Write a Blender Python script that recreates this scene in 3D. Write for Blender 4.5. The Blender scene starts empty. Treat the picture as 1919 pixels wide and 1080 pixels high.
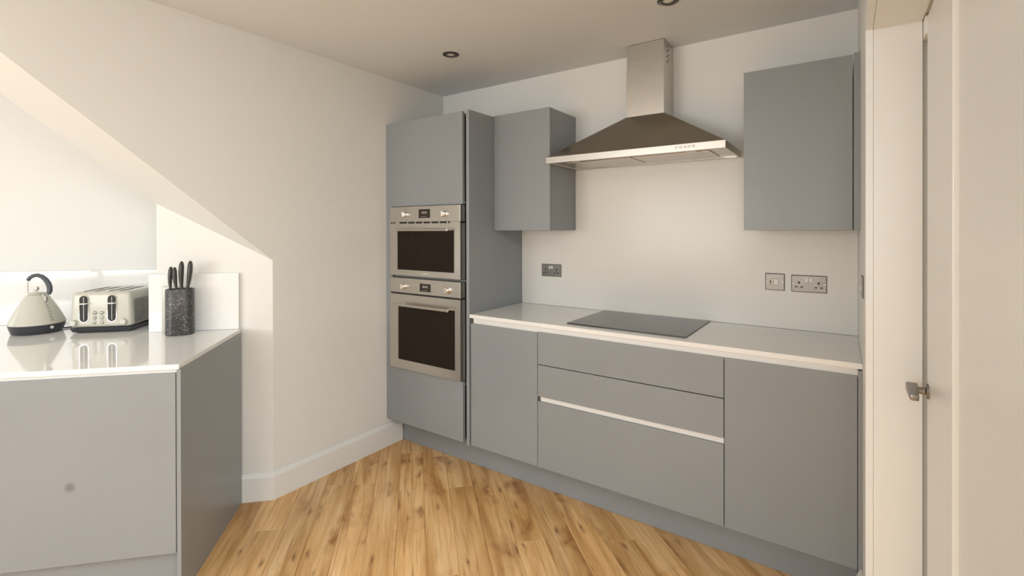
import bpy, bmesh, math, random
from mathutils import Vector, Matrix
random.seed(7)
scene = bpy.context.scene
COL = scene.collection

# ------------------------------------------------------------------ camera
F_PX, YAW, HY, CAM_H, ROLL, TILT = 909.76, 0.6052, 433.07, 1.437, -0.0019, -0.0029
def cam_matrix():
    s, c = math.sin(YAW), math.cos(YAW)
    right = Vector((c, s, 0)); up = Vector((0, 0, 1)); fwd = Vector((-s, c, 0))
    ct, st = math.cos(TILT), math.sin(TILT)
    fwd, up = ct*fwd + st*up, ct*up - st*fwd
    cr, sr = math.cos(ROLL), math.sin(ROLL)
    right, up = cr*right + sr*up, cr*up - sr*right
    m = Matrix((right, up, -fwd)).transposed().to_4x4()
    m.translation = (0, 0, CAM_H)
    return m
cam_d = bpy.data.cameras.new('camera')
cam = bpy.data.objects.new('camera', cam_d); COL.objects.link(cam)
cam_d.sensor_width = 36; cam_d.lens = 36*F_PX/1919
cam_d.shift_y = -(540-HY)/1919
cam_d.clip_start = 0.02
cam.matrix_world = cam_matrix()
scene.camera = cam

# ------------------------------------------------------------------ world, lights, exposure
scene.view_settings.view_transform = 'Standard'
scene.view_settings.look = 'None'
scene.view_settings.gamma = 1
scene.view_settings.use_curve_mapping = False
scene.view_settings.exposure = 0.08
w = bpy.data.worlds.new('world'); scene.world = w; w.use_nodes = True
bg = w.node_tree.nodes['Background']
bg.inputs[0].default_value = (0.80, 0.88, 1.0, 1); bg.inputs[1].default_value = 1.5

def area(name, loc, rot, sx, sy, power, col):
    d = bpy.data.lights.new(name, 'AREA'); d.shape = 'RECTANGLE'; d.size = sx; d.size_y = sy
    d.energy = power; d.color = col
    o = bpy.data.objects.new(name, d); COL.objects.link(o)
    o.location = loc; o.rotation_euler = rot
    return o
# daylight lamps at guessed, unseen windows, plus an added roof window for fill
area('daylight_left', (-5.56, -2.1, 1.68), (math.radians(90), 0, math.radians(-90)), 1.3, 1.25, 12, (0.97, 0.985, 1.0))
area('daylight_wide', (-2.3, -2.86, 1.5), (math.radians(90), 0, 0), 1.9, 1.2, 48, (1.0, 0.985, 0.955))
area('added_narrow_fill', (0.70, -2.86, 1.5), (math.radians(90), 0, 0), 1.0, 1.2, 22, (0.93, 0.965, 1.0))  # added fill lamp, its window is invented to balance the light
area('added_roof_fill', (0.85, -0.4, 2.46), (0, 0, 0), 1.1, 1.2, 76, (0.88, 0.945, 1.0))  # added fill from above, no roof window is known here

# ------------------------------------------------------------------ materials
def new_mat(name):
    m = bpy.data.materials.new(name); m.use_nodes = True
    return m, m.node_tree, m.node_tree.nodes['Principled BSDF']
def N(nt, t, **kw):
    n = nt.nodes.new(t)
    for k, v in kw.items(): setattr(n, k, v)
    return n
def ramp(nt, fac, stops):
    r = N(nt, 'ShaderNodeValToRGB'); e = r.color_ramp.elements
    while len(e) < len(stops): e.new(0.5)
    for i, (p, c) in enumerate(stops):
        e[i].position = p; e[i].color = (*c, 1) if len(c) == 3 else c
    nt.links.new(fac, r.inputs[0]); return r.outputs[0]
def simple(name, col, rough=0.5, metal=0.0, var=0.04, scale=8.0, bump=0.0, bscale=200.0, coat=0.0, spec=0.5, rvar=0.0, stretch=None):
    m, nt, b = new_mat(name)
    tc = N(nt, 'ShaderNodeTexCoord'); src = tc.outputs['Object']
    if stretch:
        mp = N(nt, 'ShaderNodeMapping'); mp.inputs['Scale'].default_value = stretch
        nt.links.new(src, mp.inputs[0]); src = mp.outputs[0]
    n = N(nt, 'ShaderNodeTexNoise'); n.inputs['Scale'].default_value = scale; n.inputs['Detail'].default_value = 4
    nt.links.new(src, n.inputs[0])
    lo = tuple(max(0, c*(1-var)) for c in col); hi = tuple(min(1, c*(1+var)) for c in col)
    nt.links.new(ramp(nt, n.outputs[0], [(0.3, lo), (0.7, hi)]), b.inputs['Base Color'])
    b.inputs['Roughness'].default_value = rough; b.inputs['Metallic'].default_value = metal
    b.inputs['Coat Weight'].default_value = coat; b.inputs['Coat Roughness'].default_value = 0.05
    b.inputs['Specular IOR Level'].default_value = spec
    if rvar:
        mr = N(nt, 'ShaderNodeMapRange'); mr.inputs[3].default_value = rough-rvar; mr.inputs[4].default_value = rough+rvar
        nt.links.new(n.outputs[0], mr.inputs[0]); nt.links.new(mr.outputs[0], b.inputs['Roughness'])
    if bump:
        n2 = N(nt, 'ShaderNodeTexNoise'); n2.inputs['Scale'].default_value = bscale
        nt.links.new(src, n2.inputs[0])
        bp = N(nt, 'ShaderNodeBump'); bp.inputs['Strength'].default_value = bump; bp.inputs['Distance'].default_value = 0.002
        nt.links.new(n2.outputs[0], bp.inputs['Height']); nt.links.new(bp.outputs[0], b.inputs['Normal'])
    return m
M = {}
M['paint'] = simple('wall_paint', (0.79, 0.788, 0.757), 0.55, var=0.012, scale=1.5, bump=0.05, bscale=350)
M['ceil'] = simple('ceiling_paint', (0.76, 0.785, 0.79), 0.8, var=0.01, scale=1.5)
M['gloss_white'] = simple('satin_white_trim', (0.80, 0.80, 0.775), 0.3, var=0.01, scale=3)
M['quartz'] = simple('white_quartz', (0.88, 0.875, 0.85), 0.06, var=0.015, scale=60, spec=0.55)
M['splash'] = simple('back_painted_glass', (0.80, 0.78, 0.735), 0.22, var=0.006, scale=2, spec=0.3)
M['cab'] = simple('grey_cabinet', (0.280, 0.299, 0.309), 0.30, var=0.03, scale=2.2, spec=0.55, rvar=0.02)
M['cab_in'] = simple('cabinet_carcass', (0.20, 0.205, 0.20), 0.5, var=0.03)
M['rail'] = simple('pale_aluminium_rail', (0.78, 0.78, 0.76), 0.35, var=0.02)
M['steel'] = simple('brushed_steel', (0.60, 0.575, 0.53), 0.30, 1.0, var=0.05, scale=6, rvar=0.05, stretch=(2, 60, 60))
M['hood'] = simple('darkened_hood_steel', (0.35, 0.322, 0.28), 0.20, 1.0, var=0.05, scale=4, rvar=0.03)  # canopy steel darkened, its dim reflections are put into the colour
M['plate'] = simple('satin_chrome_plate', (0.27, 0.258, 0.24), 0.35, 1.0, var=0.04, scale=30)
M['chrome'] = simple('polished_chrome', (0.75, 0.74, 0.72), 0.1, 1.0, var=0.02)
M['dark'] = simple('dark_recess', (0.02, 0.019, 0.017), 0.6, var=0.1)
M['oven_glass'] = simple('oven_glass', (0.014, 0.008, 0.004), 0.06, var=0.1, scale=3, spec=0.22)
M['hob_glass'] = simple('hob_glass', (0.035, 0.036, 0.033), 0.09, var=0.1, scale=5, spec=0.55)
M['screen'] = simple('display_glass', (0.025, 0.018, 0.012), 0.12, var=0.1)
M['white_plastic'] = simple('white_plastic', (0.80, 0.78, 0.74), 0.3, var=0.02)
M['cream'] = simple('cream_enamel', (0.60, 0.585, 0.50), 0.24, var=0.015, coat=0.15)
M['black_plastic'] = simple('black_plastic', (0.035, 0.037, 0.045), 0.32, var=0.1)
M['grey_rubber'] = simple('grey_handle_rubber', (0.10, 0.105, 0.12), 0.4, var=0.05)
M['knife'] = simple('knife_handle', (0.055, 0.05, 0.045), 0.33, var=0.1, scale=40)
M['silver_panel'] = simple('toaster_side_metal', (0.33, 0.33, 0.31), 0.3, 1.0, var=0.15, scale=14)
M['mark'] = simple('grey_print', (0.33, 0.34, 0.36), 0.4, var=0.03)
M['white_print'] = simple('white_print', (0.75, 0.74, 0.70), 0.4, var=0.02)

def mat_floor():
    m, nt, b = new_mat('oak_planks'); L = nt.links.new
    tc = N(nt, 'ShaderNodeTexCoord'); oi = N(nt, 'ShaderNodeObjectInfo')
    mul = N(nt, 'ShaderNodeVectorMath', operation='SCALE'); mul.inputs[0].default_value = (31.7, 17.3, 9.1)
    L(oi.outputs['Random'], mul.inputs['Scale'])
    add = N(nt, 'ShaderNodeVectorMath', operation='ADD'); L(tc.outputs['Object'], add.inputs[0]); L(mul.outputs[0], add.inputs[1])
    def mapped(sc):
        mp = N(nt, 'ShaderNodeMapping'); mp.inputs['Scale'].default_value = sc; L(add.outputs[0], mp.inputs[0]); return mp.outputs[0]
    def noise(src, scale, detail=5, dist=0.0, rough=0.55):
        n = N(nt, 'ShaderNodeTexNoise'); n.inputs['Scale'].default_value = scale; n.inputs['Detail'].default_value = detail
        n.inputs['Distortion'].default_value = dist; n.inputs['Roughness'].default_value = rough
        L(src, n.inputs[0]); return n.outputs[0]
    broad = noise(mapped((10, 0.9, 1)), 1.0, 4, 0.8)
    grain = noise(mapped((80, 3.0, 1)), 1.0, 6, 0.5, 0.65)
    streak = noise(mapped((24, 1.0, 1)), 1.0, 4, 1.3)
    c1 = ramp(nt, broad, [(0.28, (0.335, 0.165, 0.048)), (0.42, (0.50, 0.285, 0.108)), (0.55, (0.60, 0.375, 0.168)), (0.70, (0.645, 0.445, 0.235)), (0.85, (0.68, 0.51, 0.30))])
    g = ramp(nt, grain, [(0.3, (0.66, 0.58, 0.48)), (0.52, (1, 1, 1)), (0.75, (1.0, 1.0, 1.0))])
    mx = N(nt, 'ShaderNodeMix', data_type='RGBA', blend_type='MULTIPLY'); mx.inputs[0].default_value = 0.8
    L(c1, mx.inputs[6]); L(g, mx.inputs[7])
    # darker heartwood streaks
    st = ramp(nt, streak, [(0.57, (0, 0, 0)), (0.70, (1, 1, 1))])
    mx2 = N(nt, 'ShaderNodeMix', data_type='RGBA'); L(mx.outputs[2], mx2.inputs[6]); mx2.inputs[7].default_value = (0.27, 0.115, 0.030, 1)
    sm = N(nt, 'ShaderNodeMath', operation='MULTIPLY'); L(st, sm.inputs[0]); sm.inputs[1].default_value = 0.62
    L(sm.outputs[0], mx2.inputs[0])
    # knots: a layer of large swirls and one of small pins, both sparse and warped
    wob = N(nt, 'ShaderNodeTexNoise'); wob.inputs['Scale'].default_value = 1.0; L(mapped((14, 9, 1)), wob.inputs[0])
    wsub = N(nt, 'ShaderNodeVectorMath', operation='SUBTRACT'); L(wob.outputs['Color'], wsub.inputs[0]); wsub.inputs[1].default_value = (0.5, 0.5, 0.5)
    def knots(sc, thr, r0, r1, r2, amt, col, prev, warp):
        vs = N(nt, 'ShaderNodeVectorMath', operation='SCALE'); L(wsub.outputs[0], vs.inputs[0]); vs.inputs['Scale'].default_value = warp
        va = N(nt, 'ShaderNodeVectorMath', operation='ADD'); L(mapped(sc), va.inputs[0]); L(vs.outputs[0], va.inputs[1])
        vo = N(nt, 'ShaderNodeTexVoronoi'); vo.voronoi_dimensions = '2D'; vo.inputs['Scale'].default_value = 1.0; L(va.outputs[0], vo.inputs['Vector'])
        kn = ramp(nt, vo.outputs['Distance'], [(r0, (1, 1, 1)), (r1, (0.5, 0.5, 0.5)), (r2, (0, 0, 0))])
        sep = N(nt, 'ShaderNodeSeparateColor'); L(vo.outputs['Color'], sep.inputs[0])
        gt = N(nt, 'ShaderNodeMapRange'); gt.inputs[1].default_value = thr; gt.inputs[2].default_value = thr+0.25; L(sep.outputs[0], gt.inputs[0])
        km = N(nt, 'ShaderNodeMath', operation='MULTIPLY'); L(kn, km.inputs[0]); L(gt.outputs[0], km.inputs[1])
        k2 = N(nt, 'ShaderNodeMath', operation='MULTIPLY'); L(km.outputs[0], k2.inputs[0]); k2.inputs[1].default_value = amt
        mm = N(nt, 'ShaderNodeMix', data_type='RGBA'); L(prev, mm.inputs[6]); mm.inputs[7].default_value = (*col, 1); L(k2.outputs[0], mm.inputs[0])
        return mm.outputs[2]
    k1 = knots((7.0, 2.6, 1), 0.52, 0.03, 0.14, 0.38, 0.9, (0.235, 0.088, 0.020), mx2.outputs[2], 0.9)
    k1 = knots((17.0, 5.0, 1), 0.74, 0.05, 0.12, 0.26, 0.85, (0.15, 0.055, 0.014), k1, 0.6)
    # plank-to-plank tone
    hs = N(nt, 'ShaderNodeHueSaturation')
    mr = N(nt, 'ShaderNodeMapRange'); mr.inputs[3].default_value = 1.25; mr.inputs[4].default_value = 1.60
    L(oi.outputs['Random'], mr.inputs[0]); L(mr.outputs[0], hs.inputs['Value']); L(k1, hs.inputs['Color'])
    L(hs.outputs[0], b.inputs['Base Color'])
    b.inputs['Roughness'].default_value = 0.38
    bp = N(nt, 'ShaderNodeBump'); bp.inputs['Strength'].default_value = 0.08; bp.inputs['Distance'].default_value = 0.001
    L(grain, bp.inputs['Height']); L(bp.outputs[0], b.inputs['Normal'])
    return m
M['oak'] = mat_floor()

def mat_speckle():
    m, nt, b = new_mat('speckled_black_stone'); L = nt.links.new
    tc = N(nt, 'ShaderNodeTexCoord')
    v = N(nt, 'ShaderNodeTexVoronoi'); v.inputs['Scale'].default_value = 300; L(tc.outputs['Object'], v.inputs['Vector'])
    sep = N(nt, 'ShaderNodeSeparateColor'); L(v.outputs['Color'], sep.inputs[0])
    L(ramp(nt, sep.outputs[0], [(0.80, (0.042, 0.040, 0.040)), (0.88, (0.11, 0.10, 0.09)), (0.97, (0.30, 0.28, 0.26))]), b.inputs['Base Color'])
    b.inputs['Roughness'].default_value = 0.38
    return m
M['speckle'] = mat_speckle()

def mat_door_smudge(cx, cz):
    m, nt, b = new_mat('grey_cabinet_with_smudge'); L = nt.links.new
    tc = N(nt, 'ShaderNodeTexCoord')
    n = N(nt, 'ShaderNodeTexNoise'); n.inputs['Scale'].default_value = 2.2; L(tc.outputs['Object'], n.inputs[0])
    base = ramp(nt, n.outputs[0], [(0.3, (0.273, 0.291, 0.301)), (0.7, (0.287, 0.306, 0.317))])
    d = N(nt, 'ShaderNodeVectorMath', operation='DISTANCE'); L(tc.outputs['Object'], d.inputs[0]); d.inputs[1].default_value = (cx, 0, cz)
    f = ramp(nt, d.outputs['Value'], [(0.010, (1, 1, 1)), (0.022, (0, 0, 0))])
    mx = N(nt, 'ShaderNodeMix', data_type='RGBA'); L(base, mx.inputs[6]); mx.inputs[7].default_value = (0.18, 0.185, 0.19, 1); L(f, mx.inputs[0])
    L(mx.outputs[2], b.inputs['Base Color']); b.inputs['Roughness'].default_value = 0.30; b.inputs['Specular IOR Level'].default_value = 0.55
    return m

def mat_glass():
    m, nt, b = new_mat('window_glass')
    tr = N(nt, 'ShaderNodeBsdfTransparent'); gl = N(nt, 'ShaderNodeBsdfGlossy'); gl.inputs['Roughness'].default_value = 0.02
    mx = N(nt, 'ShaderNodeMixShader'); mx.inputs[0].default_value = 0.07
    nt.links.new(tr.outputs[0], mx.inputs[1]); nt.links.new(gl.outputs[0], mx.inputs[2])
    nt.links.new(mx.outputs[0], nt.nodes['Material Output'].inputs[0])
    return m
M['glass'] = mat_glass()

# ------------------------------------------------------------------ helpers
ORG = {}          # world offset already carried by a parent (zero for frames built in local coordinates)
Z0 = Vector((0, 0, 0))
def link(name, me, mat, parent):
    if mat is not None: me.materials.append(M[mat] if isinstance(mat, str) else mat)
    o = bpy.data.objects.new(name, me); COL.objects.link(o)
    if parent is not None: o.parent = parent
    ORG[o] = ORG.get(parent, Z0) if parent is not None else Z0
    return o
def from_bm(name, bm, mat, parent=None, smooth=False, bevel=0.0, seg=2):
    bmesh.ops.remove_doubles(bm, verts=bm.verts, dist=1e-6)
    if bevel:
        es = [e for e in bm.edges if len(e.link_faces) == 2 and e.calc_face_angle(0) > 0.5]
        bmesh.ops.bevel(bm, geom=es, offset=bevel, segments=seg, affect='EDGES', profile=0.5, clamp_overlap=True)
    bmesh.ops.recalc_face_normals(bm, faces=bm.faces)
    off = ORG.get(parent, Z0) if parent is not None else Z0
    if off.length: bmesh.ops.translate(bm, verts=bm.verts, vec=-off)
    me = bpy.data.meshes.new(name); bm.to_mesh(me); bm.free()
    if smooth:
        for p in me.polygons: p.use_smooth = True
        me.set_sharp_from_angle(angle=math.radians(40))
    return link(name, me, mat, parent)
def bx(bm, x, y, z):
    vs = [bm.verts.new((a, b, c)) for c in z for b in y for a in x]
    for f in ((0,2,3,1),(4,5,7,6),(0,1,5,4),(2,6,7,3),(0,4,6,2),(1,3,7,5)):
        bm.faces.new([vs[i] for i in f])
def box(name, x, y, z, mat, parent=None, bevel=0.0012, seg=2, smooth=False):
    bm = bmesh.new(); bx(bm, x, y, z); return from_bm(name, bm, mat, parent, smooth, bevel, seg)
def boxes(name, lst, mat, parent=None):
    bm = bmesh.new()
    for a in lst: bx(bm, *a)
    me_bm = bm
    bmesh.ops.recalc_face_normals(bm, faces=bm.faces)
    off = ORG.get(parent, Z0) if parent is not None else Z0
    if off.length: bmesh.ops.translate(bm, verts=bm.verts, vec=-off)
    me = bpy.data.meshes.new(name); bm.to_mesh(me); bm.free()
    return link(name, me, mat, parent)
def hull(bm, A, B):
    """side-by-side rings of equal length joined into a closed solid"""
    a = [bm.verts.new(p) for p in A]; b = [bm.verts.new(p) for p in B]; n = len(a)
    bm.faces.new(a[::-1]); bm.faces.new(b)
    for i in range(n): bm.faces.new((a[i], a[(i+1) % n], b[(i+1) % n], b[i]))
def prism(name, A, B, mat, parent=None, bevel=0.0, smooth=False, seg=2):
    bm = bmesh.new(); hull(bm, A, B); return from_bm(name, bm, mat, parent, smooth, bevel, seg)
def extr(name, poly, z0, z1, mat, parent=None, bevel=0.0, smooth=False, seg=2):
    return prism(name, [(x, y, z0) for x, y in poly], [(x, y, z1) for x, y in poly], mat, parent, bevel, smooth, seg)
def cyl_pts(c, axis, r, n=24, r2=None):
    axis = Vector(axis).normalized(); t = axis.orthogonal().normalized(); q = axis.cross(t)
    r2 = r if r2 is None else r2
    return [tuple(Vector(c) + t*r*math.cos(2*math.pi*i/n) + q*r2*math.sin(2*math.pi*i/n)) for i in range(n)]
def cyl(name, c0, c1, r, mat, parent=None, r1=None, n=24, bevel=0.0):
    ax = Vector(c1) - Vector(c0)
    return prism(name, cyl_pts(c0, ax, r, n), cyl_pts(c1, ax, r if r1 is None else r1, n), mat, parent, bevel, True)
def lathe(name, prof, c, mat, parent=None, n=40, sx=1.0, sy=1.0, rot=0.0, axis='Z'):
    bm = bmesh.new(); rings = []
    for r, h in prof:
        if r < 1e-6:
            rings.append([(0, 0, h)])
        else:
            rings.append([(r*sx*math.cos(2*math.pi*i/n), r*sy*math.sin(2*math.pi*i/n), h) for i in range(n)])
    cr, sr = math.cos(rot), math.sin(rot)
    def tf(p):
        x, y, z = p
        if axis == '-Y': x, y, z = x, -z, y
        if axis == '-X': x, y, z = -z, x, y
        return (c[0]+x*cr-y*sr, c[1]+x*sr+y*cr, c[2]+z)
    vr = [[bm.verts.new(tf(p)) for p in R] for R in rings]
    for a, b in zip(vr, vr[1:]):
        for i in range(n):
            j = (i+1) % n
            if len(a) == 1 and len(b) == 1: continue
            if len(a) == 1: bm.faces.new((a[0], b[j], b[i]))
            elif len(b) == 1: bm.faces.new((a[i], a[j], b[0]))
            else: bm.faces.new((a[i], a[j], b[j], b[i]))
    return from_bm(name, bm, mat, parent, True)
def tube(name, pts, r, mat, parent=None, n=10, ry=None, ref=None):
    """tube swept along points; r may be a list; ry = second radius across 'ref'"""
    bm = bmesh.new(); P = [Vector(p) for p in pts]; k = len(P); rings = []
    prev = None
    for i, p in enumerate(P):
        t = (P[min(i+1, k-1)] - P[max(i-1, 0)]).normalized()
        if ref is not None: q = Vector(ref)
        else: q = prev if prev is not None else t.orthogonal()
        q = (q - t*q.dot(t)).normalized(); prev = q
        s = t.cross(q); ra = r[i] if isinstance(r, (list, tuple)) else r; rb = ra if ry is None else (ry[i] if isinstance(ry, (list, tuple)) else ry)
        rings.append([bm.verts.new(p + q*rb*math.cos(2*math.pi*j/n) + s*ra*math.sin(2*math.pi*j/n)) for j in range(n)])
    for a, b in zip(rings, rings[1:]):
        for i in range(n): bm.faces.new((a[i], a[(i+1) % n], b[(i+1) % n], b[i]))
    bm.faces.new(rings[0][::-1]); bm.faces.new(rings[-1])
    return from_bm(name, bm, mat, parent, True)
def tag(o, label, cat, group=None):
    o['label'] = label; o['category'] = cat
    if group: o['group'] = group
    return o
def struct(o, label=None, cat=None):
    o['kind'] = 'structure'
    if label: o['label'] = label
    if cat: o['category'] = cat
    return o
def thing(name, loc, label, cat, group=None, rot=0.0, local=False):
    o = bpy.data.objects.new(name, None); COL.objects.link(o); o.empty_display_size = 0.1
    o.location = loc; o.rotation_euler = (0, 0, rot)
    ORG[o] = Z0 if local else Vector(loc)
    return tag(o, label, cat, group)

# ------------------------------------------------------------------ key dimensions (metres)
XL, YB, YF, YW, XT = -2.531, 2.744, 2.1815, 2.42, -1.812
XR, H = 0.052, 2.45
YFRONT, XFL, XFR = -2.9, -5.6, 1.6
ANG = math.radians(46)
E1 = Vector((math.cos(ANG), math.sin(ANG), 0)); E2 = Vector((-math.sin(ANG), math.cos(ANG), 0))
O = Vector((-2.133, 0.811, 0))
def ew(a, b): p = O + a*E1 + b*E2; return (p.x, p.y)
WB = 1.07                                            # alcove wall, measured from the counter front

# ------------------------------------------------------------------ room shell
floor = struct(box('floor', (XFL-0.2, XFR+0.2), (YFRONT-0.2, YB+0.2), (-0.06, -0.013), 'cab_in', bevel=0), 'light oak plank floor laid on the diagonal', 'floor')
PW, PL = 0.135, 1.30
bm = bmesh.new(); bx(bm, (0.0004, PW-0.0004), (0.0005, PL-0.0005), (-0.0125, 0.0))
es = [e for e in bm.edges if all(v.co.z > -0.001 for v in e.verts)]
bmesh.ops.bevel(bm, geom=es, offset=0.0009, segments=1, affect='EDGES')
pme = bpy.data.meshes.new('plank'); bm.to_mesh(pme); bm.free(); pme.materials.append(M['oak'])
room = [(XR, YB), (XL, YB), (XL, 1.40), ew(-0.42, 0.75), (XFL, -1.24), (XFL, YFRONT), (XFR, YFRONT), (XFR, 0.62), (XR, 0.62)]
def inside(x, y):
    r = False; n = len(room)
    for i in range(n):
        (x1, y1), (x2, y2) = room[i], room[(i+1) % n]
        if (y1 > y) != (y2 > y) and x < (x2-x1)*(y-y1)/(y2-y1)+x1: r = not r
    return r
npl = 0
for i in range(-60, 60):
    off = random.uniform(0, PL)
    for j in range(-8, 8):
        a, b = i*PW, j*PL + off
        pts = [ew(a+PW*u, b+PL*v) for u in (0.02, 0.5, 0.98) for v in (0, 0.25, 0.5, 0.75, 1)]
        if any(inside(*p) for p in pts):
            o = bpy.data.objects.new('plank', pme); COL.objects.link(o); o.parent = floor
            x, y = ew(a, b); o.location = (x, y, 0); o.rotation_euler = (0, 0, ANG)
            npl += 1
print('planks', npl)
RX, RY = (0.25, 1.45), (-1.05, 0.25)                   # opening for the added roof window behind the camera
struct(boxes('ceiling', [((XFL-0.2, RX[0]), (YFRONT-0.2, YB+0.2), (H, H+0.1)), ((RX[1], XFR+0.2), (YFRONT-0.2, YB+0.2), (H, H+0.1)),
    ((RX[0], RX[1]), (YFRONT-0.2, RY[0]), (H, H+0.1)), ((RX[0], RX[1]), (RY[1], YB+0.2), (H, H+0.1))], 'ceil'), 'plain white ceiling', 'ceiling')
rw = struct(boxes('window_3', [((RX[0], RX[0]+0.05), RY, (H+0.05, H+0.1)), ((RX[1]-0.05, RX[1]), RY, (H+0.05, H+0.1)), ((RX[0]+0.05, RX[1]-0.05), (RY[0], RY[0]+0.05), (H+0.05, H+0.1)), ((RX[0]+0.05, RX[1]-0.05), (RY[1]-0.05, RY[1]), (H+0.05, H+0.1))], 'gloss_white'), 'unseen roof window added in the ceiling for fill light', 'window')  # unseen roof window, added to carry the fill lamp
box('pane', (RX[0]+0.05, RX[1]-0.05), (RY[0]+0.05, RY[1]-0.05), (H+0.07, H+0.076), 'glass', rw, 0)
struct(box('wall_back', (-3.2, 1.8), (YB, YB+0.15), (0, H), 'paint', bevel=0), 'cream wall behind the cooking run', 'wall')
# left wall: thick, its end splayed at 45 degrees and its lower edge rising as a sloped soffit
XK = -2.915
Fp = [(XL, 1.408, 0), (XL, YB, 0), (XL, YB, H), (XL, -0.06, H), (XL, 1.407, 1.275)]
Bp = [(XK, 1.01, 0), (XK, YB, 0), (XK, YB, H), (XK, -0.10, H), (XK, 1.01, 1.573)]
struct(prism('wall_left', Fp, Bp, 'paint'), 'cream wall with sloping cut-away edge beside the tall oven cabinet', 'wall')
p0, p1 = ew(0.06, WB), ew(-4.1, WB); q1, q0 = ew(-4.1, WB+0.15), ew(0.06, WB+0.15)
struct(extr('wall_alcove', [p0, p1, q1, q0], 0, H, 'paint'), 'white alcove wall behind kettle and toaster', 'wall')
struct(box('wall_hall', (0.22, XFR), (0.60, 0.70), (0, H), 'paint', bevel=0), 'plain hall wall beside the white door', 'wall')
W1, W2, W4 = (-2.8, -1.4, 1.0, 2.36), (0.15, 1.25, 0.85, 2.15), (-3.3, -1.3, 0.85, 2.15)
fy = (YFRONT-0.15, YFRONT)
struct(boxes('wall_front', [((XFL-0.15, W4[0]), fy, (0, H)), ((W4[1], W2[0]), fy, (0, H)), ((W2[1], XFR+0.15), fy, (0, H))] +
    [q for w_ in (W4, W2) for q in (((w_[0], w_[1]), fy, (0, w_[2])), ((w_[0], w_[1]), fy, (w_[3], H)))], 'paint'), 'wall with two assumed windows facing the kitchen run', 'wall')
struct(box('wall_far_right', (XFR, XFR+0.15), (YFRONT, 0.75), (0, H), 'paint', bevel=0), 'plain side wall opposite the alcove', 'wall')
struct(boxes('wall_far_left', [((XFL-0.15, XFL), (YFRONT, W1[0]), (0, H)), ((XFL-0.15, XFL), (W1[1], -1.0), (0, H)),
    ((XFL-0.15, XFL), (W1[0], W1[1]), (0, W1[2])), ((XFL-0.15, XFL), (W1[0], W1[1]), (W1[3], H))], 'paint'), 'side wall with an assumed window at the far end of the room', 'wall')
for k, h, wn in ((-1, W1, 1), (0, W2, 2), (0, W4, 4)):
    a0, a1, z0, z1 = h; f = 0.06
    def seg(a, b, q0, q1, c0=0.05, c1=0.10):
        return ((a, b), (YFRONT-c1, YFRONT-c0), (q0, q1)) if k == 0 else ((XFL-c1, XFL-c0), (a, b), (q0, q1))
    am = (a0+a1)/2
    fr = boxes('window_%d' % wn, [seg(a0, a1, z0, z0+f), seg(a0, a1, z1-f, z1), seg(a0, a0+f, z0+f, z1-f), seg(a1-f, a1, z0+f, z1-f), seg(am-f/2, am+f/2, z0+f, z1-f)], 'gloss_white')
    struct(fr, 'unseen white framed window, assumed for the kitchen daylight', 'window')  # unseen windows, guessed and placed for the fall of daylight
    for a, b in ((a0+f, am-f/2), (am+f/2, a1-f)):
        boxes('pane', [seg(a, b, z0+f, z1-f, 0.07, 0.076)], 'glass', fr)

# right wall with its doorway, lining, architrave and closed door
YJ, ZH, XD = 1.50, 1.932, 0.150
bm = bmesh.new()                                    # the return wall runs a touch off square
wp = [(0.038, YB), (XR, YJ), (0.1455, YJ), (0.1455, YJ+0.018), (0.22, YJ+0.018), (0.22, YB)]
hull(bm, [(x, y, 0) for x, y in wp], [(x, y, H) for x, y in wp])
bx(bm, (XR, 0.22), (0.60, YJ), (ZH, H)); bx(bm, (0.1456, 0.22), (YJ+0.0001, YJ+0.0179), (ZH, H)); bx(bm, (0.16, 0.22), (0.60, 0.66), (0, ZH))
struct(from_bm('wall_right', bm, 'paint'), 'narrow return wall between the worktop end and the white door', 'wall')
t1 = struct(boxes('trim_1', [((0.0365, XR-0.0005), (YJ, YJ+0.06), (0, ZH+0.06)), ((0.0365, XR-0.0005), (0.6, YJ), (ZH, ZH+0.06))], 'gloss_white'), 'white architrave around the doorway', 'trim')
t2 = struct(boxes('trim_2', [((XR, 0.145), (YJ-0.004, YJ-0.0002), (0, ZH-0.004)), ((XR, 0.145), (0.665, YJ-0.0002), (ZH-0.004, ZH-0.0005))], 'gloss_white'), 'white door lining inside the doorway', 'trim')
door = struct(box('door_1', (0.166, 0.20), (0.662, YJ+0.017), (0.004, ZH-0.001), 'gloss_white', bevel=0), 'white panelled door with a chrome lever handle', 'door')
box('stile', (XD, 0.1658), (1.135, 1.456), (0.004, ZH-0.006), 'gloss_white', door, 0.002)
box('panel', (XD+0.0085, 0.1658), (0.664, 1.1345), (0.004, ZH-0.006), 'gloss_white', door, 0.001)
box('head_strip', (0.1460, 0.1658), (1.4565, YJ+0.016), (1.885, ZH-0.006), 'gloss_white', door, 0.001)
hd = lathe('door_handle', [(0, 0), (0.017, 0), (0.017, 0.004), (0.009, 0.006), (0.008, 0.010), (0.008, 0.018), (0, 0.018)], (XD-0.0002, 1.440, 1.068), 'plate', door, 20, axis='-X')
hd['label'] = 'satin chrome lever handle'
prism('lever', [(0.1105, 1.452, 1.060), (0.1325, 1.452, 1.060), (0.1325, 1.452, 1.082), (0.1105, 1.452, 1.082)],
      [(0.1115, 1.365, 1.062), (0.1275, 1.365, 1.062), (0.1275, 1.365, 1.076), (0.1115, 1.365, 1.076)], 'plate', hd, 0.003, True)

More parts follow.
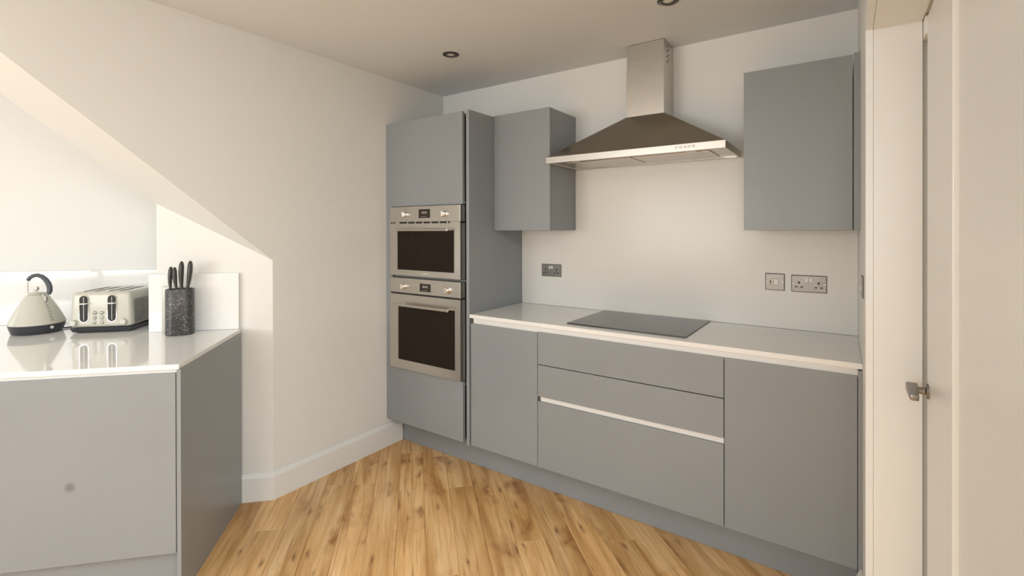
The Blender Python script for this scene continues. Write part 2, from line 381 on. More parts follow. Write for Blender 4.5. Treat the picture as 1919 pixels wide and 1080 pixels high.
# skirting boards
def skirt_run(name, pts, hgt, th, label):
    """pts: plan polyline along the wall face, room on the left side"""
    inn = []
    P = [Vector((*p, 0)) for p in pts]
    for i, p in enumerate(P):
        ns = []
        if i > 0: d = (P[i]-P[i-1]).normalized(); ns.append(Vector((-d.y, d.x, 0)))
        if i < len(P)-1: d = (P[i+1]-P[i]).normalized(); ns.append(Vector((-d.y, d.x, 0)))
        if len(ns) == 2:
            bsc = (ns[0]+ns[1]).normalized(); v = bsc/max(0.2, bsc.dot(ns[0]))
        else: v = ns[0]
        inn.append(v)
    bm = bmesh.new(); rings = []
    for p, v in zip(P, inn):
        prof = [(0.0006, 0), (th, 0), (th, hgt-0.022), (th-0.006, hgt-0.010), (0.006, hgt), (0.0006, hgt)]
        rings.append([bm.verts.new(p + v*a + Vector((0, 0, z))) for a, z in prof])
    for a, b in zip(rings, rings[1:]):
        for i in range(6): bm.faces.new((a[i], b[i], b[(i+1) % 6], a[(i+1) % 6]))
    bm.faces.new(rings[0]); bm.faces.new(rings[-1][::-1])
    return struct(from_bm(name, bm, 'gloss_white'), label, 'skirting board')
nib_a = ew(-0.008, 0.7005)
skirt_run('baseboard_left', [(XL, 2.31), (XL, 1.408), nib_a], 0.145, 0.020, 'white skirting board turning the splayed wall end')
skirt_run('baseboard_right', [(XR-0.0003, YJ+0.062), (0.0444, 2.175)], 0.195, 0.018, 'short white skirting board by the cabinet end panel')

# ------------------------------------------------------------------ cooking run: base cabinets
ZWT, ZDT, ZDB = 0.944, 0.897, 0.184
YC = YF + 0.022                                      # carcass face behind the doors
YBK = YB - 0.012
def base_unit(x0, x1, label):
    t = thing('base_cabinet', ((x0+x1)/2, (YC+YBK)/2, ZDB), label, 'cabinet')
    box('body', (x0, x1), (YC+0.02, YBK), (ZDB, 0.885), 'cab_in', t, 0.0)
    return t
G = 0.0015
DX = dict(a=(-1.806, -1.3475), b=(-1.3475, -0.428), c=(-0.428, 0.0305))
ca = base_unit(*DX['a'], 'narrow grey base cabinet with one plain door beside the tall oven cabinet')
box('door', (DX['a'][0]+G+0.003, DX['a'][1]-G), (YF, YC), (ZDB, ZDT-0.004), 'cab', ca)
cb = base_unit(*DX['b'], 'wide grey base cabinet with three drawers beneath the hob')
for z0, z1, in ((0.7265, ZDT), (0.557, 0.7225), (ZDB, 0.530)):
    box('drawer', (DX['b'][0]+G, DX['b'][1]-G), (YF, YC), (z0, z1), 'cab', cb)
hr = box('handle_rail', (DX['b'][0]+0.014, DX['b'][1]-0.002), (YF+0.010, YC+0.019), (0.5305, 0.5565), 'rail', cb, 0.001)
hr['label'] = 'pale recessed handle channel between the lower drawers'
box('rail_end', (DX['b'][0]+0.002, DX['b'][0]+0.0135), (YF+0.012, YC+0.019), (0.5305, 0.5565), 'plate', cb, 0.001)
cc = base_unit(*DX['c'], 'grey base cabinet with one broad door at the worktop end by the white door')
box('door', (DX['c'][0]+G, DX['c'][1]-G), (YF, YC), (ZDB, ZDT), 'cab', cc)
ep = extr('end_panel', [(0.0310, YF-0.002), (0.0440, YF-0.002), (0.0376, YBK), (0.0310, YBK)], 0.157, 0.918, 'cab')
tag(ep, 'slim grey end panel closing the cabinet run against the return wall', 'panel')
for u, (x0, x1) in ((ca, DX['a']), (cb, DX['b']), (cc, DX['c'])):
    a = x0+0.018 if u is ca else x0
    box('handle_rail', (a, x1), (YF+0.010, YC+0.0195), (0.8865, 0.9225), 'rail', u, 0.0)
box('rail_end', (DX['a'][0]+0.002, DX['a'][0]+0.0175), (YF+0.014, YC+0.0195), (0.8865, 0.9225), 'plate', ca, 0.001)
tag(box('plinth', (-2.505, 0.030), (2.31, 2.328), (0.001, ZDB-0.002), 'cab', None, 0.001), 'long blue-grey plinth board under the cooking run', 'plinth')
wt = tag(extr('worktop', [(XT+0.001, YF-0.001), (0.0441, YF-0.001), (0.0375, YBK+0.004), (XT+0.001, YBK+0.004)], 0.923, ZWT, 'quartz', None, 0.0015), 'polished white worktop carrying the black hob', 'worktop')

# glass splashback (lower band and the taller part under the hood)
bm = bmesh.new()
pl = [(XT+0.001, 0.9455), (0.0375, 0.9455), (0.0375, 1.4305), (-0.391, 1.4305), (-0.391, 1.808), (-1.4075, 1.808), (-1.4075, 1.4305), (XT+0.001, 1.4305)]
hull(bm, [(x, YB-0.007, z) for x, z in pl], [(x, YB-0.001, z) for x, z in pl])
tag(from_bm('splashback', bm, 'splash'), 'glossy cream glass splashback behind the hob', 'splashback')

# hob
hb = thing('hob', (-0.91, 2.49, ZWT), 'flat black glass induction hob set on the white worktop', 'hob')
box('glass_top', (-1.209, -0.603), (2.249, 2.722), (ZWT+0.0004, ZWT+0.0058), 'hob_glass', hb, 0.0015)
for cx, cy, r in ((-1.06, 2.37, 0.075), (-1.06, 2.60, 0.09), (-0.76, 2.60, 0.075), (-0.76, 2.37, 0.09)):
    bm = bmesh.new(); n = 48
    z = ZWT+0.0060
    A = [bm.verts.new((cx+r*math.cos(2*math.pi*i/n), cy+r*math.sin(2*math.pi*i/n), z)) for i in range(n)]
    B = [bm.verts.new((cx+(r-0.0012)*math.cos(2*math.pi*i/n), cy+(r-0.0012)*math.sin(2*math.pi*i/n), z)) for i in range(n)]
    for i in range(n): bm.faces.new((A[i], A[(i+1) % n], B[(i+1) % n], B[i]))
    from_bm('zone_ring', bm, 'hob_glass', hb)

# ------------------------------------------------------------------ tall oven cabinet
ZT = 2.135
tu = thing('tall_cabinet', (-2.17, 2.46, ZDB), 'tall grey cabinet holding two built-in ovens in the corner', 'cabinet')
XO0, XO1 = -2.470, -1.863
box('filler', (XL+0.0005, XO0-0.002), (YF+0.003, YC), (ZDB, ZT), 'cab', tu, 0.001)
box('side_panel', (-1.833, XT-0.0005), (YF-0.001, YBK), (ZDB-0.01, ZT+0.003), 'cab', tu, 0.001)
box('side_panel', (-2.489, -2.473), (YC+0.001, YBK), (ZDB, ZT-0.002), 'cab_in', tu, 0.0)
box('back_panel', (-2.471, -1.836), (YBK-0.01, YBK), (ZDB, ZT-0.002), 'cab_in', tu, 0.0)
for z in (ZDB, 0.515, 1.1285, 1.592, ZT-0.022):
    box('shelf', (-2.471, -1.862), (YC+0.001, YBK-0.011), (z, z+0.0125 if abs(z-1.1285) > 0.001 else z+0.010), 'cab_in', tu, 0.0)
box('handle_channel', (-1.8605, -1.8345), (YF+0.030, YC+0.03), (ZDB, ZT-0.002), 'cab', tu, 0.0)
box('door', (XO0, XO1), (YF, YC), (1.588, ZT), 'cab', tu)
box('drawer_front', (XO0, XO1), (YF, YC), (ZDB, 0.540), 'cab', tu)

def oven(label, z0, z1, zc, win, knobs, disp, slots, brand):
    """z0..z1 outer, zc control panel bottom, win=(x0,x1,z0,z1)"""
    t = thing('oven', (-2.166, YF, z0), label, 'oven')
    yf = YF-0.020
    box('body', (XO0+0.02, XO1-0.02), (YC+0.0, 2.66), (z0+0.015, z1-0.015), 'dark', t, 0.0)
    cp = box('control_panel', (XO0+0.002, XO1), (yf, YC), (zc+0.006, z1), 'steel', t, 0.0015)
    zd = zc-0.005
    # door: steel frame around the dark glass
    wx0, wx1, wz0, wz1 = win
    bm = bmesh.new()
    bx(bm, (XO0+0.002, wx0), (yf, YC), (z0, zd)); bx(bm, (wx1, XO1), (yf, YC), (z0, zd))
    bx(bm, (wx0, wx1), (yf, YC), (z0, wz0)); bx(bm, (wx0, wx1), (yf, YC), (wz1, zd))
    dr = from_bm('door', bm, 'steel', t)
    box('window', (wx0, wx1), (yf+0.002, YC-0.002), (wz0, wz1), 'oven_glass', dr, 0.0)
    hz = wz1+0.004; hy = yf-0.042
    hl = wx1-wx0
    hd = tube('handle', [(wx0+0.020, hy, hz), (wx0+0.03, hy, hz), (wx1-0.03, hy, hz), (wx1-0.020, hy, hz)], 0.0085, 'steel', dr, 12)
    for x in (wx0+0.045, wx1-0.045):
        tube('handle_post', [(x, yf-0.0005, hz), (x, hy+0.006, hz)], 0.006, 'steel', hd, 10)
    boxes('gap_strip', [((XO0+0.004, XO1-0.002), (yf+0.008, YC-0.001), (zd, zc+0.006))], 'dark', t)
    if slots:
        for x, wd in [(-2.446+0.068*i, 0.011) for i in (0, 2, 3, 4, 5, 6, 7)] + [(-2.420, 0.042), (-1.945, 0.079)]:
            box('vent_rib', (x, x+wd), (yf+0.001, yf+0.010), (zd+0.0002, zc+0.0058), 'steel', t, 0.0)
    for x, z in knobs:
        k = lathe('knob', [(0, 0), (0.0225, 0), (0.0225, 0.003), (0.0195, 0.004), (0.018, 0.022), (0.016, 0.024), (0, 0.024)], (x, yf-0.0002, z), 'chrome', cp, 28, axis='-Y')
        box('knob_grip', (x-0.004, x+0.004), (yf-0.033, yf-0.0235), (z-0.016, z+0.016), 'steel', k, 0.0015)
        tick = [((x+0.030*math.cos(a)-0.0012, x+0.030*math.cos(a)+0.0012), (yf-0.0006, yf-0.0001), (z+0.030*math.sin(a)-0.0012, z+0.030*math.sin(a)+0.0012)) for a in [math.radians(d) for d in range(-40, 221, 26)]]
        boxes('dial_marks', tick, 'dark', cp)
    dx0, dx1, dz0, dz1 = disp
    s = box('display', (dx0, dx1), (yf-0.0012, yf+0.002), (dz0, dz1), 'screen', cp, 0.0005)
    cx, cz = (dx0+dx1)/2, (dz0+dz1)/2+0.006
    dg = []
    for i in range(4):
        x = cx-0.020+0.0105*i+(0.003 if i > 1 else 0)
        dg += [((x, x+0.0015), (yf-0.0018, yf-0.0013), (cz-0.006, cz+0.006)), ((x+0.006, x+0.0075), (yf-0.0018, yf-0.0013), (cz-0.006, cz+0.006)),
               ((x+0.0015, x+0.006), (yf-0.0018, yf-0.0013), (cz+0.005, cz+0.006)), ((x+0.0015, x+0.006), (yf-0.0018, yf-0.0013), (cz-0.006, cz-0.005))]
    boxes('display_digits', dg, 'white_print', s)
    boxes('display_icons', [((cx-0.022+0.013*i, cx-0.018+0.013*i), (yf-0.0018, yf-0.0013), (dz0+0.007, dz0+0.010)) for i in range(4)], 'white_print', s)
    if brand:
        boxes('maker_mark', [((-2.172+0.0105*i, -2.172+0.0105*i+0.007), (yf-0.0010, yf-0.0001), (z0+0.015, z0+0.022)) for i in range(5)], 'white_print', dr)
    return t
oven('upper compact steel oven with dark window and slim vent slots', 1.1445, 1.584, 1.481, (-2.397, -1.911, 1.181, 1.432), ((-2.321, 1.534), (-1.987, 1.533)), (-2.203, -2.106, 1.510, 1.564), True, True)
oven('lower large steel oven with dark window above the plain grey front', 0.5455, 1.1275, 1.028, (-2.391, -1.906, 0.603, 0.957), ((-2.337, 1.075), (-1.962, 1.076)), (-2.196, -2.103, 1.052, 1.102), False, False)

# ------------------------------------------------------------------ wall cabinets
ZW0, ZW1 = 1.4315, 2.1425
wl = thing('wall_cabinet', (-1.61, 2.58, ZW0), 'grey wall cabinet between the tall oven cabinet and the extractor hood', 'cabinet')
box('body', (XT+0.0005, -1.409), (YW+0.0215, YB-0.001), (ZW0+0.002, ZW1-0.001), 'cab', wl, 0.0005)
box('door', (XT+0.0015, -1.4095), (YW, YW+0.020), (ZW0, ZW1), 'cab', wl)
wr = thing('wall_cabinet', (-0.19, 2.58, ZW0), 'grey wall cabinet above the sockets at the return wall', 'cabinet')
box('body', (-0.390, 0.0165), (YW+0.0215, YB-0.001), (ZW0+0.002, ZW1+0.004), 'cab', wr, 0.0005)
box('door', (-0.390, 0.0165), (YW, YW+0.020), (ZW0, ZW1+0.006), 'cab', wr)
extr('end_panel', [(0.0195, YW-0.002), (0.0412, YW-0.002), (0.0372, YB-0.001), (0.0195, YB-0.001)], ZW0, ZW1+0.011, 'cab', wr)

# ------------------------------------------------------------------ extractor hood
hx0, hx1, hy0, hz0, hz1 = -1.4025, -0.4575, 2.3665, 1.8095, 1.8435
cx0, cx1, cy0, cz = -1.0066, -0.7994, 2.570, 2.054
yb = YB-0.001
hd = thing('extractor_hood', (-0.93, 2.6, hz0), 'stainless steel chimney extractor hood above the hob', 'extractor hood')
lip = boxes('canopy_lip', [((hx0, hx1), (hy0, hy0+0.012), (hz0, hz1)), ((hx0, hx0+0.012), (hy0+0.012, yb), (hz0, hz1)), ((hx1-0.012, hx1), (hy0+0.012, yb), (hz0, hz1)), ((hx0+0.012, hx1-0.012), (yb-0.012, yb), (hz0, hz1)),
      ((hx0+0.012, hx1-0.012), (hy0+0.012, yb-0.012), (hz0+0.006, hz0+0.010))], 'steel', hd)
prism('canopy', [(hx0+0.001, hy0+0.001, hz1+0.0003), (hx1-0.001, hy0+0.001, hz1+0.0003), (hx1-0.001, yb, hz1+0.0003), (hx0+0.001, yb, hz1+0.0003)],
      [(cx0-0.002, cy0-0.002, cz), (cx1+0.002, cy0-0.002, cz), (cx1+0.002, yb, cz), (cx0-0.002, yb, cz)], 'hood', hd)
box('chimney_sleeve', (cx0, cx1), (cy0, yb), (cz+0.0005, 2.316), 'steel', hd, 0.001)
up = box('chimney_top', (cx0+0.0015, cx1-0.0015), (cy0+0.0015, yb), (2.3162, H-0.003), 'steel', hd, 0.0008)
boxes('vent_slots', [((cx1-0.0012, cx1-0.0006), (2.62+0.022*(i % 2), 2.634+0.022*(i % 2)), (2.335+0.014*i, 2.342+0.014*i)) for i in range(7)], 'dark', up)
for x in (-0.679, -0.658, -0.638, -0.619, -0.598):
    lathe('button', [(0, 0), (0.0062, 0), (0.0062, 0.005), (0.0045, 0.0065), (0, 0.0065)], (x, hy0-0.0002, 1.8285), 'chrome', lip, 16, axis='-Y')
for a, b in ((-1.315, -0.935), (-0.925, -0.545)):
    fp = box('grease_filter', (a, b), (2.445, 2.69), (hz0+0.001, hz0+0.0055), 'steel', hd, 0.0015)
for x in (-1.24, -0.62):
    lathe('hood_lamp', [(0, 0.0), (0.026, 0.0), (0.026, 0.004), (0, 0.004)], (x, 2.412, hz0+0.0015), 'white_plastic', hd, 20)

# ------------------------------------------------------------------ sockets and switches
def plate(name, x0, x1, z0, z1, label, cat):
    ys = YB-0.0073
    t = thing(name, ((x0+x1)/2, ys, z0), label, cat)
    p = prism('face_plate', [(x0, ys, z0), (x1, ys, z0), (x1, ys, z1), (x0, ys, z1)], [(x0+0.004, ys-0.006, z0+0.004), (x1-0.004, ys-0.006, z0+0.004), (x1-0.004, ys-0.006, z1-0.004), (x0+0.004, ys-0.006, z1-0.004)], 'plate', t, 0.0008)
    return t, ys-0.006
def rocker(t, x, z, ys, wd=0.0115, hg=0.0185):
    prism('rocker', [(x-wd/2, ys-0.0002, z-hg/2), (x+wd/2, ys-0.0002, z-hg/2), (x+wd/2, ys-0.0002, z+hg/2), (x-wd/2, ys-0.0002, z+hg/2)],
          [(x-wd/2, ys-0.0055, z-hg/2), (x+wd/2, ys-0.0055, z-hg/2), (x+wd/2, ys-0.002, z+hg/2), (x-wd/2, ys-0.002, z+hg/2)], 'white_plastic', t, 0.0008)
def double_socket(x0, x1, z0, z1, label):
    t, ys = plate('double_socket', x0, x1, z0, z1, label, 'socket'); zc = (z0+z1)/2; xc = (x0+x1)/2
    for s in (-1, 1):
        xs = xc+s*0.0405; zz = zc-0.006
        for dx, dz, wd, hg in ((0, 0.011, 0.0042, 0.0085), (-0.0115, -0.010, 0.0075, 0.0050), (0.0115, -0.010, 0.0075, 0.0050)):
            box('pin_hole', (xs+dx-wd, xs+dx+wd) if dx == 0 else (xs+dx-wd*0.7, xs+dx+wd*0.7), (ys-0.0006, ys+0.001), (zz+dz-hg*0.6, zz+dz+hg*0.6), 'dark', t, 0.0)
        rocker(t, xc+s*0.0085, zc+0.0195, ys)
        lathe('screw', [(0, 0), (0.003, 0), (0.0028, 0.001), (0, 0.001)], (xc+s*0.067, ys, zc), 'chrome', t, 12, axis='-Y')
    return t
double_socket(-1.656, -1.508, 1.131, 1.213, 'steel double socket on splashback beside the tall oven cabinet')
double_socket(-0.229, -0.080, 1.130, 1.214, 'steel double socket next to the single switch on splashback')
t, ys = plate('cooker_switch', -0.343, -0.255, 1.131, 1.217, 'square steel switch plate beside the double socket', 'switch')
box('switch_frame', (-0.322, -0.283), (ys-0.001, ys+0.001), (1.158, 1.190), 'hood', t, 0.0006)
rocker(t, -0.2925, 1.174, ys-0.001, 0.016, 0.026)
box('neon', (-0.320, -0.3165), (ys-0.0022, ys-0.0012), (1.166, 1.182), 'dark', t, 0.0)
for x in (-0.334, -0.264): lathe('screw', [(0, 0), (0.003, 0), (0.0028, 0.001), (0, 0.001)], (x, ys, 1.174), 'chrome', t, 12, axis='-Y')
sw = thing('wall_switch', (XR, 2.12, 1.2), 'steel switch plate seen edge-on on the return wall', 'switch')
box('face_plate', (0.0395, 0.0446), (2.075, 2.161), (1.195, 1.270), 'plate', sw, 0.001)
prism('rocker', [(0.0393, 2.11, 1.222), (0.0393, 2.126, 1.222), (0.0393, 2.126, 1.243), (0.0393, 2.11, 1.243)], [(0.036, 2.11, 1.222), (0.036, 2.126, 1.222), (0.038, 2.126, 1.243), (0.038, 2.11, 1.243)], 'white_plastic', sw)

# ------------------------------------------------------------------ ceiling downlights
for x, y, lab in ((-1.886, 2.108, 'dark-rimmed recessed ceiling downlight above the tall oven cabinet'), (-0.655, 2.165, 'dark-rimmed recessed ceiling downlight above the extractor hood')):
    d = thing('downlight', (x, y, H), lab, 'downlight')
    lathe('bezel', [(0.024, -0.002), (0.027, -0.006), (0.040, -0.006), (0.047, -0.003), (0.047, -0.0004), (0.024, -0.0004), (0.024, -0.002)], (x, y, H), 'knife', d, 36)
    lathe('lamp', [(0, -0.0032), (0.018, -0.0028), (0.0236, -0.0006), (0, -0.0006)], (x, y, H), 'white_plastic', d, 28)

# ------------------------------------------------------------------ angled counter on the left (built in its own frame: x along front, y to the wall)
ZC = 0.917
cn = thing('base_cabinet', (O.x, O.y, 0), 'blue-grey base cabinet under the angled counter holding kettle and toaster', 'cabinet', rot=ANG, local=True)
box('end_panel', (-0.0105, 0.0085-0.004), (0.004, 0.678), (0.001, ZC-0.0205), 'cab', cn, 0.001)
box('body', (-1.86, -0.0115), (0.045, 0.66), (0.183, 0.870), 'cab_in', cn, 0.0)
box('door', (-0.630, -0.0135), (0.003, 0.025), (0.183, 0.8835), mat_door_smudge(-0.368, 0.475), cn)
box('door', (-1.250, -0.633), (0.003, 0.025), (0.183, 0.8835), 'cab', cn)
box('door', (-1.870, -1.253), (0.003, 0.025), (0.183, 0.8835), 'cab', cn)
box('handle_rail', (-1.86, -0.0115), (0.014, 0.0445), (0.8705, ZC-0.0208), 'rail', cn, 0.0)
box('plinth', (-1.86, -0.0115), (0.07, 0.088), (0.001, 0.182), 'cab', cn, 0.001)
ct = thing('worktop', (O.x, O.y, ZC-0.02), 'polished white angled worktop under kettle, toaster and knife block', 'worktop', rot=ANG, local=True)
extr('slab', [(-1.9, 0), (0, 0), (0, 0.6795), (-0.408, 0.6795), (-0.408, 0.712), (-0.045, 1.048), (-1.9, 1.048)], 0.0, 0.02, 'quartz', ct, 0.0015)
u1 = thing('upstand', (O.x, O.y, ZC), 'white glossy upstand panel on the splayed wall end behind the knife block', 'upstand', rot=ANG, local=True)
box('panel', (-0.428, -0.009), (0.681, 0.699), (0.0003, 0.294), 'quartz', u1, 0.001)
u2 = thing('upstand', (O.x, O.y, ZC), 'white glossy upstand panel along alcove wall behind kettle and toaster', 'upstand', rot=ANG, local=True)
box('panel', (-1.9, -0.06), (1.051, 1.069), (0.0003, 0.294), 'quartz', u2, 0.001)

# toaster (own frame: origin front-left bottom corner on the worktop)
TW, TD = 0.278, 0.285
tx, ty = ew(-0.805, 0.7235)
to = thing('toaster', (tx, ty, ZC), 'cream four-slot toaster with two dark lever slots', 'toaster', rot=ANG, local=True)
prism('base', [(0.012, 0.010, 0.004), (TW-0.012, 0.010, 0.004), (TW-0.012, TD-0.010, 0.004), (0.012, TD-0.010, 0.004)], [(0.0, 0.0, 0.027), (TW, 0, 0.027), (TW, TD, 0.027), (0, TD, 0.027)], 'black_plastic', to, 0.004, True)
for a in (0.03, TW-0.03):
    for b in (0.03, TD-0.03): lathe('foot', [(0, 0.0002), (0.008, 0.0002), (0.008, 0.0045), (0, 0.0045)], (a, b, 0), 'black_plastic', to, 14)
bm = bmesh.new()
def rrect(x0, x1, y0, y1, z, ins): return [(x0+ins, y0+ins*0.6, z), (x1-ins, y0+ins*0.6, z), (x1-ins, y1-ins*0.6, z), (x0+ins, y1-ins*0.6, z)]
hull(bm, rrect(0, TW, 0.001, TD-0.001, 0.0275, 0.0), rrect(0, TW, 0.001, TD-0.001, 0.207, 0.008))
body = from_bm('body', bm, 'cream', to, True, 0.020, 5)
def stadium(x, z0, z1, r, y, n=10):
    p = [(x+r*math.cos(a), y, z1-r+r*math.sin(a)) for a in [math.pi*i/n for i in range(n+1)]]
    p += [(x+r*math.cos(a), y, z0+r+r*math.sin(a)) for a in [math.pi+math.pi*i/n for i in range(n+1)]]
    return p
for x in (0.067, 0.191):
    prism('slot_rim', stadium(x, 0.055, 0.192, 0.0205, 0.0045), stadium(x, 0.055, 0.192, 0.0205, -0.0006), 'chrome', body)
    sl = prism('lever_slot', stadium(x, 0.0572, 0.1898, 0.0182, 0.004), stadium(x, 0.0572, 0.1898, 0.0182, -0.0012), 'dark', body)
    boxes('slot_track', [((x-0.0012, x+0.0012), (-0.0018, -0.0013), (0.066, 0.182))], 'silver_panel', sl)
    box('lever', (x-0.0175, x+0.0205), (-0.022, -0.0013), (0.148, 0.1535), 'white_plastic', sl, 0.0015)
for x, z in [(0.114, 0.102), (0.114, 0.078), (0.113, 0.054), (0.145, 0.101), (0.147, 0.077), (0.147, 0.054)]:
    bt = lathe('button', [(0, 0.0), (0.0085, 0.0), (0.0085, 0.002), (0.0065, 0.0035), (0, 0.0035)], (x, 0.0012, z), 'silver_panel', body, 18, axis='-Y')
    lathe('button_cap', [(0, 0), (0.005, 0), (0.0045, 0.0012), (0, 0.0014)], (x, -0.0024, z), 'cream', bt, 14, axis='-Y')
for x in (0.023, 0.244):
    lathe('dial', [(0, 0), (0.0155, 0), (0.0145, 0.012), (0.0125, 0.014), (0, 0.014)], (x, 0.0012, 0.054), 'cream', body, 24, axis='-Y')
box('side_panel', (TW-0.0035, TW-0.0003), (0.030, TD-0.018), (0.040, 0.165), 'silver_panel', body, 0.0008)
box('side_panel', (0.0003, 0.0035), (0.030, TD-0.018), (0.040, 0.165), 'silver_panel', body, 0.0008)
for x in (0.055, 0.105, 0.165, 0.215):
    sl = box('bread_slot', (x-0.0115, x+0.0115), (0.035, TD-0.035), (0.203, 0.2074), 'dark', body, 0.0)
    boxes('slot_frame', [((x-0.0135, x-0.0118), (0.033, TD-0.033), (0.2035, 0.2082)), ((x+0.0118, x+0.0135), (0.033, TD-0.033), (0.2035, 0.2082))], 'chrome', sl)

# kettle (own frame: x to the viewer's right, -y towards the room)
kd = Vector((-3.4122, 0.6596, 0)).normalized()
ke = thing('kettle', (-3.4122, 0.6596, ZC), 'cream pyramid kettle with dark base and arched grey handle', 'kettle', rot=math.atan2(-kd.x, kd.y), local=True)
lathe('base', [(0, 0.0006), (0.094, 0.0006), (0.097, 0.004), (0.101, 0.017), (0.102, 0.0175), (0.108, 0.040), (0.109, 0.046), (0, 0.046)], (0, 0, 0), 'black_plastic', ke, 56)
kb = lathe('body', [(0, 0.0465), (0.109, 0.0465), (0.1105, 0.050), (0.107, 0.060), (0.096, 0.086), (0.083, 0.115), (0.068, 0.145), (0.054, 0.170), (0.043, 0.187), (0.038, 0.193), (0, 0.194)], (0, 0, 0), 'cream', ke, 56)
lid = lathe('lid', [(0, 0.1945), (0.034, 0.1945), (0.034, 0.198), (0.027, 0.203), (0.010, 0.206), (0, 0.206)], (0, 0, 0), 'cream', ke, 40)
lathe('lid_knob', [(0, 0.2065), (0.004, 0.2065), (0.004, 0.212), (0.010, 0.215), (0.0125, 0.223), (0.010, 0.231), (0, 0.234)], (-0.003, 0, 0), 'chrome', lid, 24)
arc = [(0.041, 0.190), (0.0465, 0.205), (0.0465, 0.225), (0.042, 0.245), (0.032, 0.266), (0.018, 0.283), (0.002, 0.291), (-0.014, 0.289), (-0.027, 0.279), (-0.034, 0.266)]
hn = tube('handle', [(x, 0, z) for x, z in arc], [0.010, 0.0115, 0.012, 0.012, 0.0115, 0.0105, 0.0098, 0.0092, 0.0088, 0.008], 'grey_rubber', ke, 14, ry=[0.014]*10, ref=(0, 1, 0))
tube('handle_inlay', [(x-0.0085*(0.9 if i < 4 else 0.55), 0, z-0.0075*(0.1 if i < 4 else 0.75)) for i, (x, z) in enumerate(arc[1:8])], 0.002, 'chrome', hn, 8, ry=0.009, ref=(0, 1, 0))
tube('handle_rod', [(-0.033, 0, 0.266), (-0.034, 0, 0.245), (-0.034, 0, 0.220), (-0.032, 0, 0.1935)], 0.0022, 'chrome', hn, 8)
phi = math.radians(28)
def cone_pt(ph, z, off=0.0):
    prof = [(0.1105, 0.050), (0.107, 0.060), (0.096, 0.086), (0.083, 0.115), (0.068, 0.145), (0.054, 0.170), (0.043, 0.187)]
    for (r0, z0), (r1, z1) in zip(prof, prof[1:]):
        if z <= z1 or z1 == 0.187:
            r = r0+(r1-r0)*(z-z0)/(z1-z0); break
    r += off
    return Vector((r*math.sin(ph), -r*math.cos(ph), z+off*0.6))
sp0, sp1 = cone_pt(phi, 0.150, -0.006), cone_pt(phi, 0.183, 0.012)
tube('spout', [sp0, (sp0+sp1)/2+Vector((0.003, -0.006, 0)), sp1, sp1+Vector((0.004, -0.008, 0.004))], [0.003, 0.009, 0.013, 0.011], 'chrome', kb, 14)
bm = bmesh.new()
for i in range(6):
    z = 0.140-0.0145*i; d = 0.045 + (0.012 if i == 0 else 0)
    for s in ((-1, 1) if i else (-1, 1)):
        a0 = phi+0.06+s*0.035 - d*0.5; a1 = a0+d; h = 0.0042
        hull(bm, [cone_pt(a0, z-h, 0.0001), cone_pt(a1, z-h, 0.0001), cone_pt(a1, z+h*(0.2 if (i+s) % 3 else 1), 0.0001), cone_pt(a0, z+h, 0.0001)],
             [cone_pt(a0, z-h, 0.0008), cone_pt(a1, z-h, 0.0008), cone_pt(a1, z+h*(0.2 if (i+s) % 3 else 1), 0.0008), cone_pt(a0, z+h, 0.0008)])
from_bm('lettering', bm, 'mark', kb)
c = Vector((0.1065*math.sin(0.52), -0.1065*math.cos(0.52), 0.031))
lathe('switch', [(0, 0), (0.0075, 0), (0.007, 0.003), (0, 0.0035)], c, 'white_plastic', ke, 18, rot=0.52, axis='-Y')
tube('cord', [(0.094, 0.02, 0.006), (0.112, 0.018, 0.0042), (0.13, 0.03, 0.0042), (0.16, 0.075, 0.0042), (0.17, 0.13, 0.0042), (0.15, 0.18, 0.0042)], 0.0035, 'black_plastic', ke, 10)

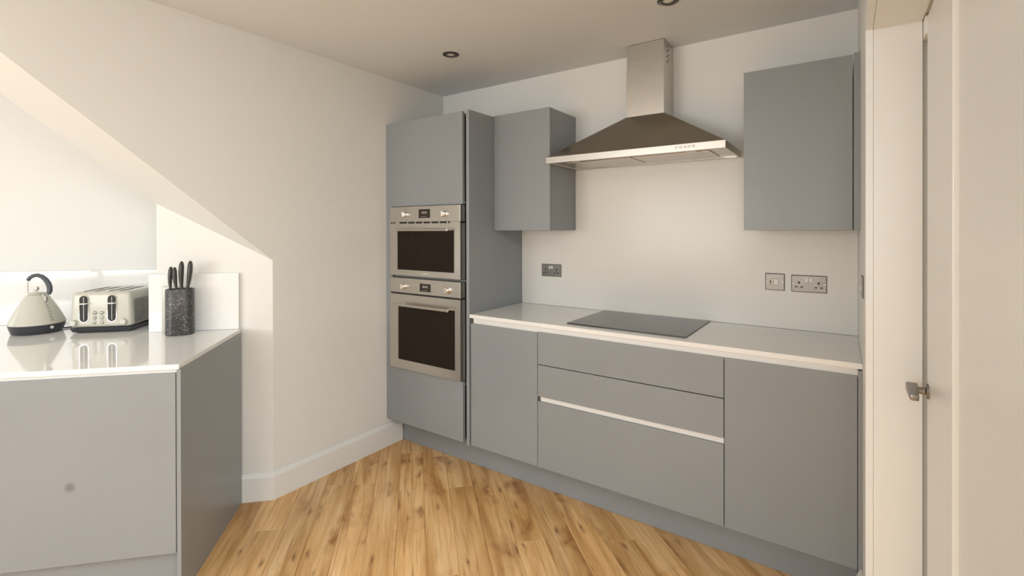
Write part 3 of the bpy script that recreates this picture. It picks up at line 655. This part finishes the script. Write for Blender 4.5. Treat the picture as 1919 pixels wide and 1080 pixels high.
# knife block, its knives and the pale slab behind it
kx, ky = ew(-0.252, 0.603); kang = ANG + math.radians(8)
kn = thing('knife_block', (kx, ky, ZC), 'oval speckled black knife block on the angled worktop', 'knife block', rot=kang, local=True)
def oval(a, b, z, n=44): return [(a*math.copysign(abs(math.cos(t))**0.8, math.cos(t)), b*math.copysign(abs(math.sin(t))**0.8, math.sin(t)), z) for t in [2*math.pi*i/n for i in range(n)]]
bm = bmesh.new(); KA, KB, KH = 0.061, 0.043, 0.228
R = [oval(KA-0.003, KB-0.003, 0.0004), oval(KA, KB, 0.004), oval(KA, KB, KH-0.004), oval(KA-0.002, KB-0.002, KH), oval(KA-0.007, KB-0.007, KH), oval(KA-0.008, KB-0.008, KH-0.012)]
V = [[bm.verts.new(p) for p in r] for r in R]; n = len(V[0])
for a, b in zip(V, V[1:]):
    for i in range(n): bm.faces.new((a[i], a[(i+1) % n], b[(i+1) % n], b[i]))
bm.faces.new(V[0][::-1]); bm.faces.new(V[-1])
from_bm('shell', bm, 'speckle', kn, True)
prism('bristle_insert', oval(KA-0.0085, KB-0.0085, KH-0.0118), oval(KA-0.0085, KB-0.0085, KH-0.005), 'dark', kn)
kb3 = Matrix.Rotation(kang, 3, 'Z')
for lx, ly, top, lean, lab, lbl in ((-0.041, 0.004, 0.338, 0.02, 'short', 'upright short black knife at the row end beside the cream slab'), (-0.013, -0.006, 0.336, -0.07, 'short', 'tilted short black knife between the other short knife and the tall knives'), (0.008, 0.0, 0.364, 0.0, 'tall', 'upright tall black knife beside the short knives in the block'), (0.031, 0.004, 0.366, 0.09, 'tall', 'leaning tall black knife at the row end away from the short knives')):
    p = kb3 @ Vector((lx, ly, 0))
    k = thing('knife', (kx+p.x, ky+p.y, ZC+KH-0.004), lbl, 'knife', 'knives in the knife block', rot=kang, local=True)
    hgt = top-KH+0.004; ax = Vector((lean, 0.02, 1)).normalized()
    kq = 1.05 if lab == 'short' else 1.25
    prof = [(f, r*kq) for f, r in ((0.0, 0.0070), (0.10, 0.0064), (0.35, 0.0094), (0.62, 0.0112), (0.85, 0.0104), (0.96, 0.0070), (1.0, 0.003))]
    tube('handle', [ax*(hgt*f)+Vector((0.003*math.sin(f*3.1)*(1 if lean > 0.05 else -1), 0, 0.0006)) for f, r in prof], [r*0.85 for f, r in prof], 'knife', k, 16, ry=[r*1.15 for f, r in prof], ref=(0, 1, 0))
sx, sy = ew(-0.318, 0.664)
wsb = thing('board', (sx, sy, ZC), 'small pale cream upright slab behind the knife block', 'board', rot=ANG, local=True)
box('panel', (-0.040, 0.045), (-0.010, 0.010), (0.0004, 0.236), 'cream', wsb, 0.006, 4, True)
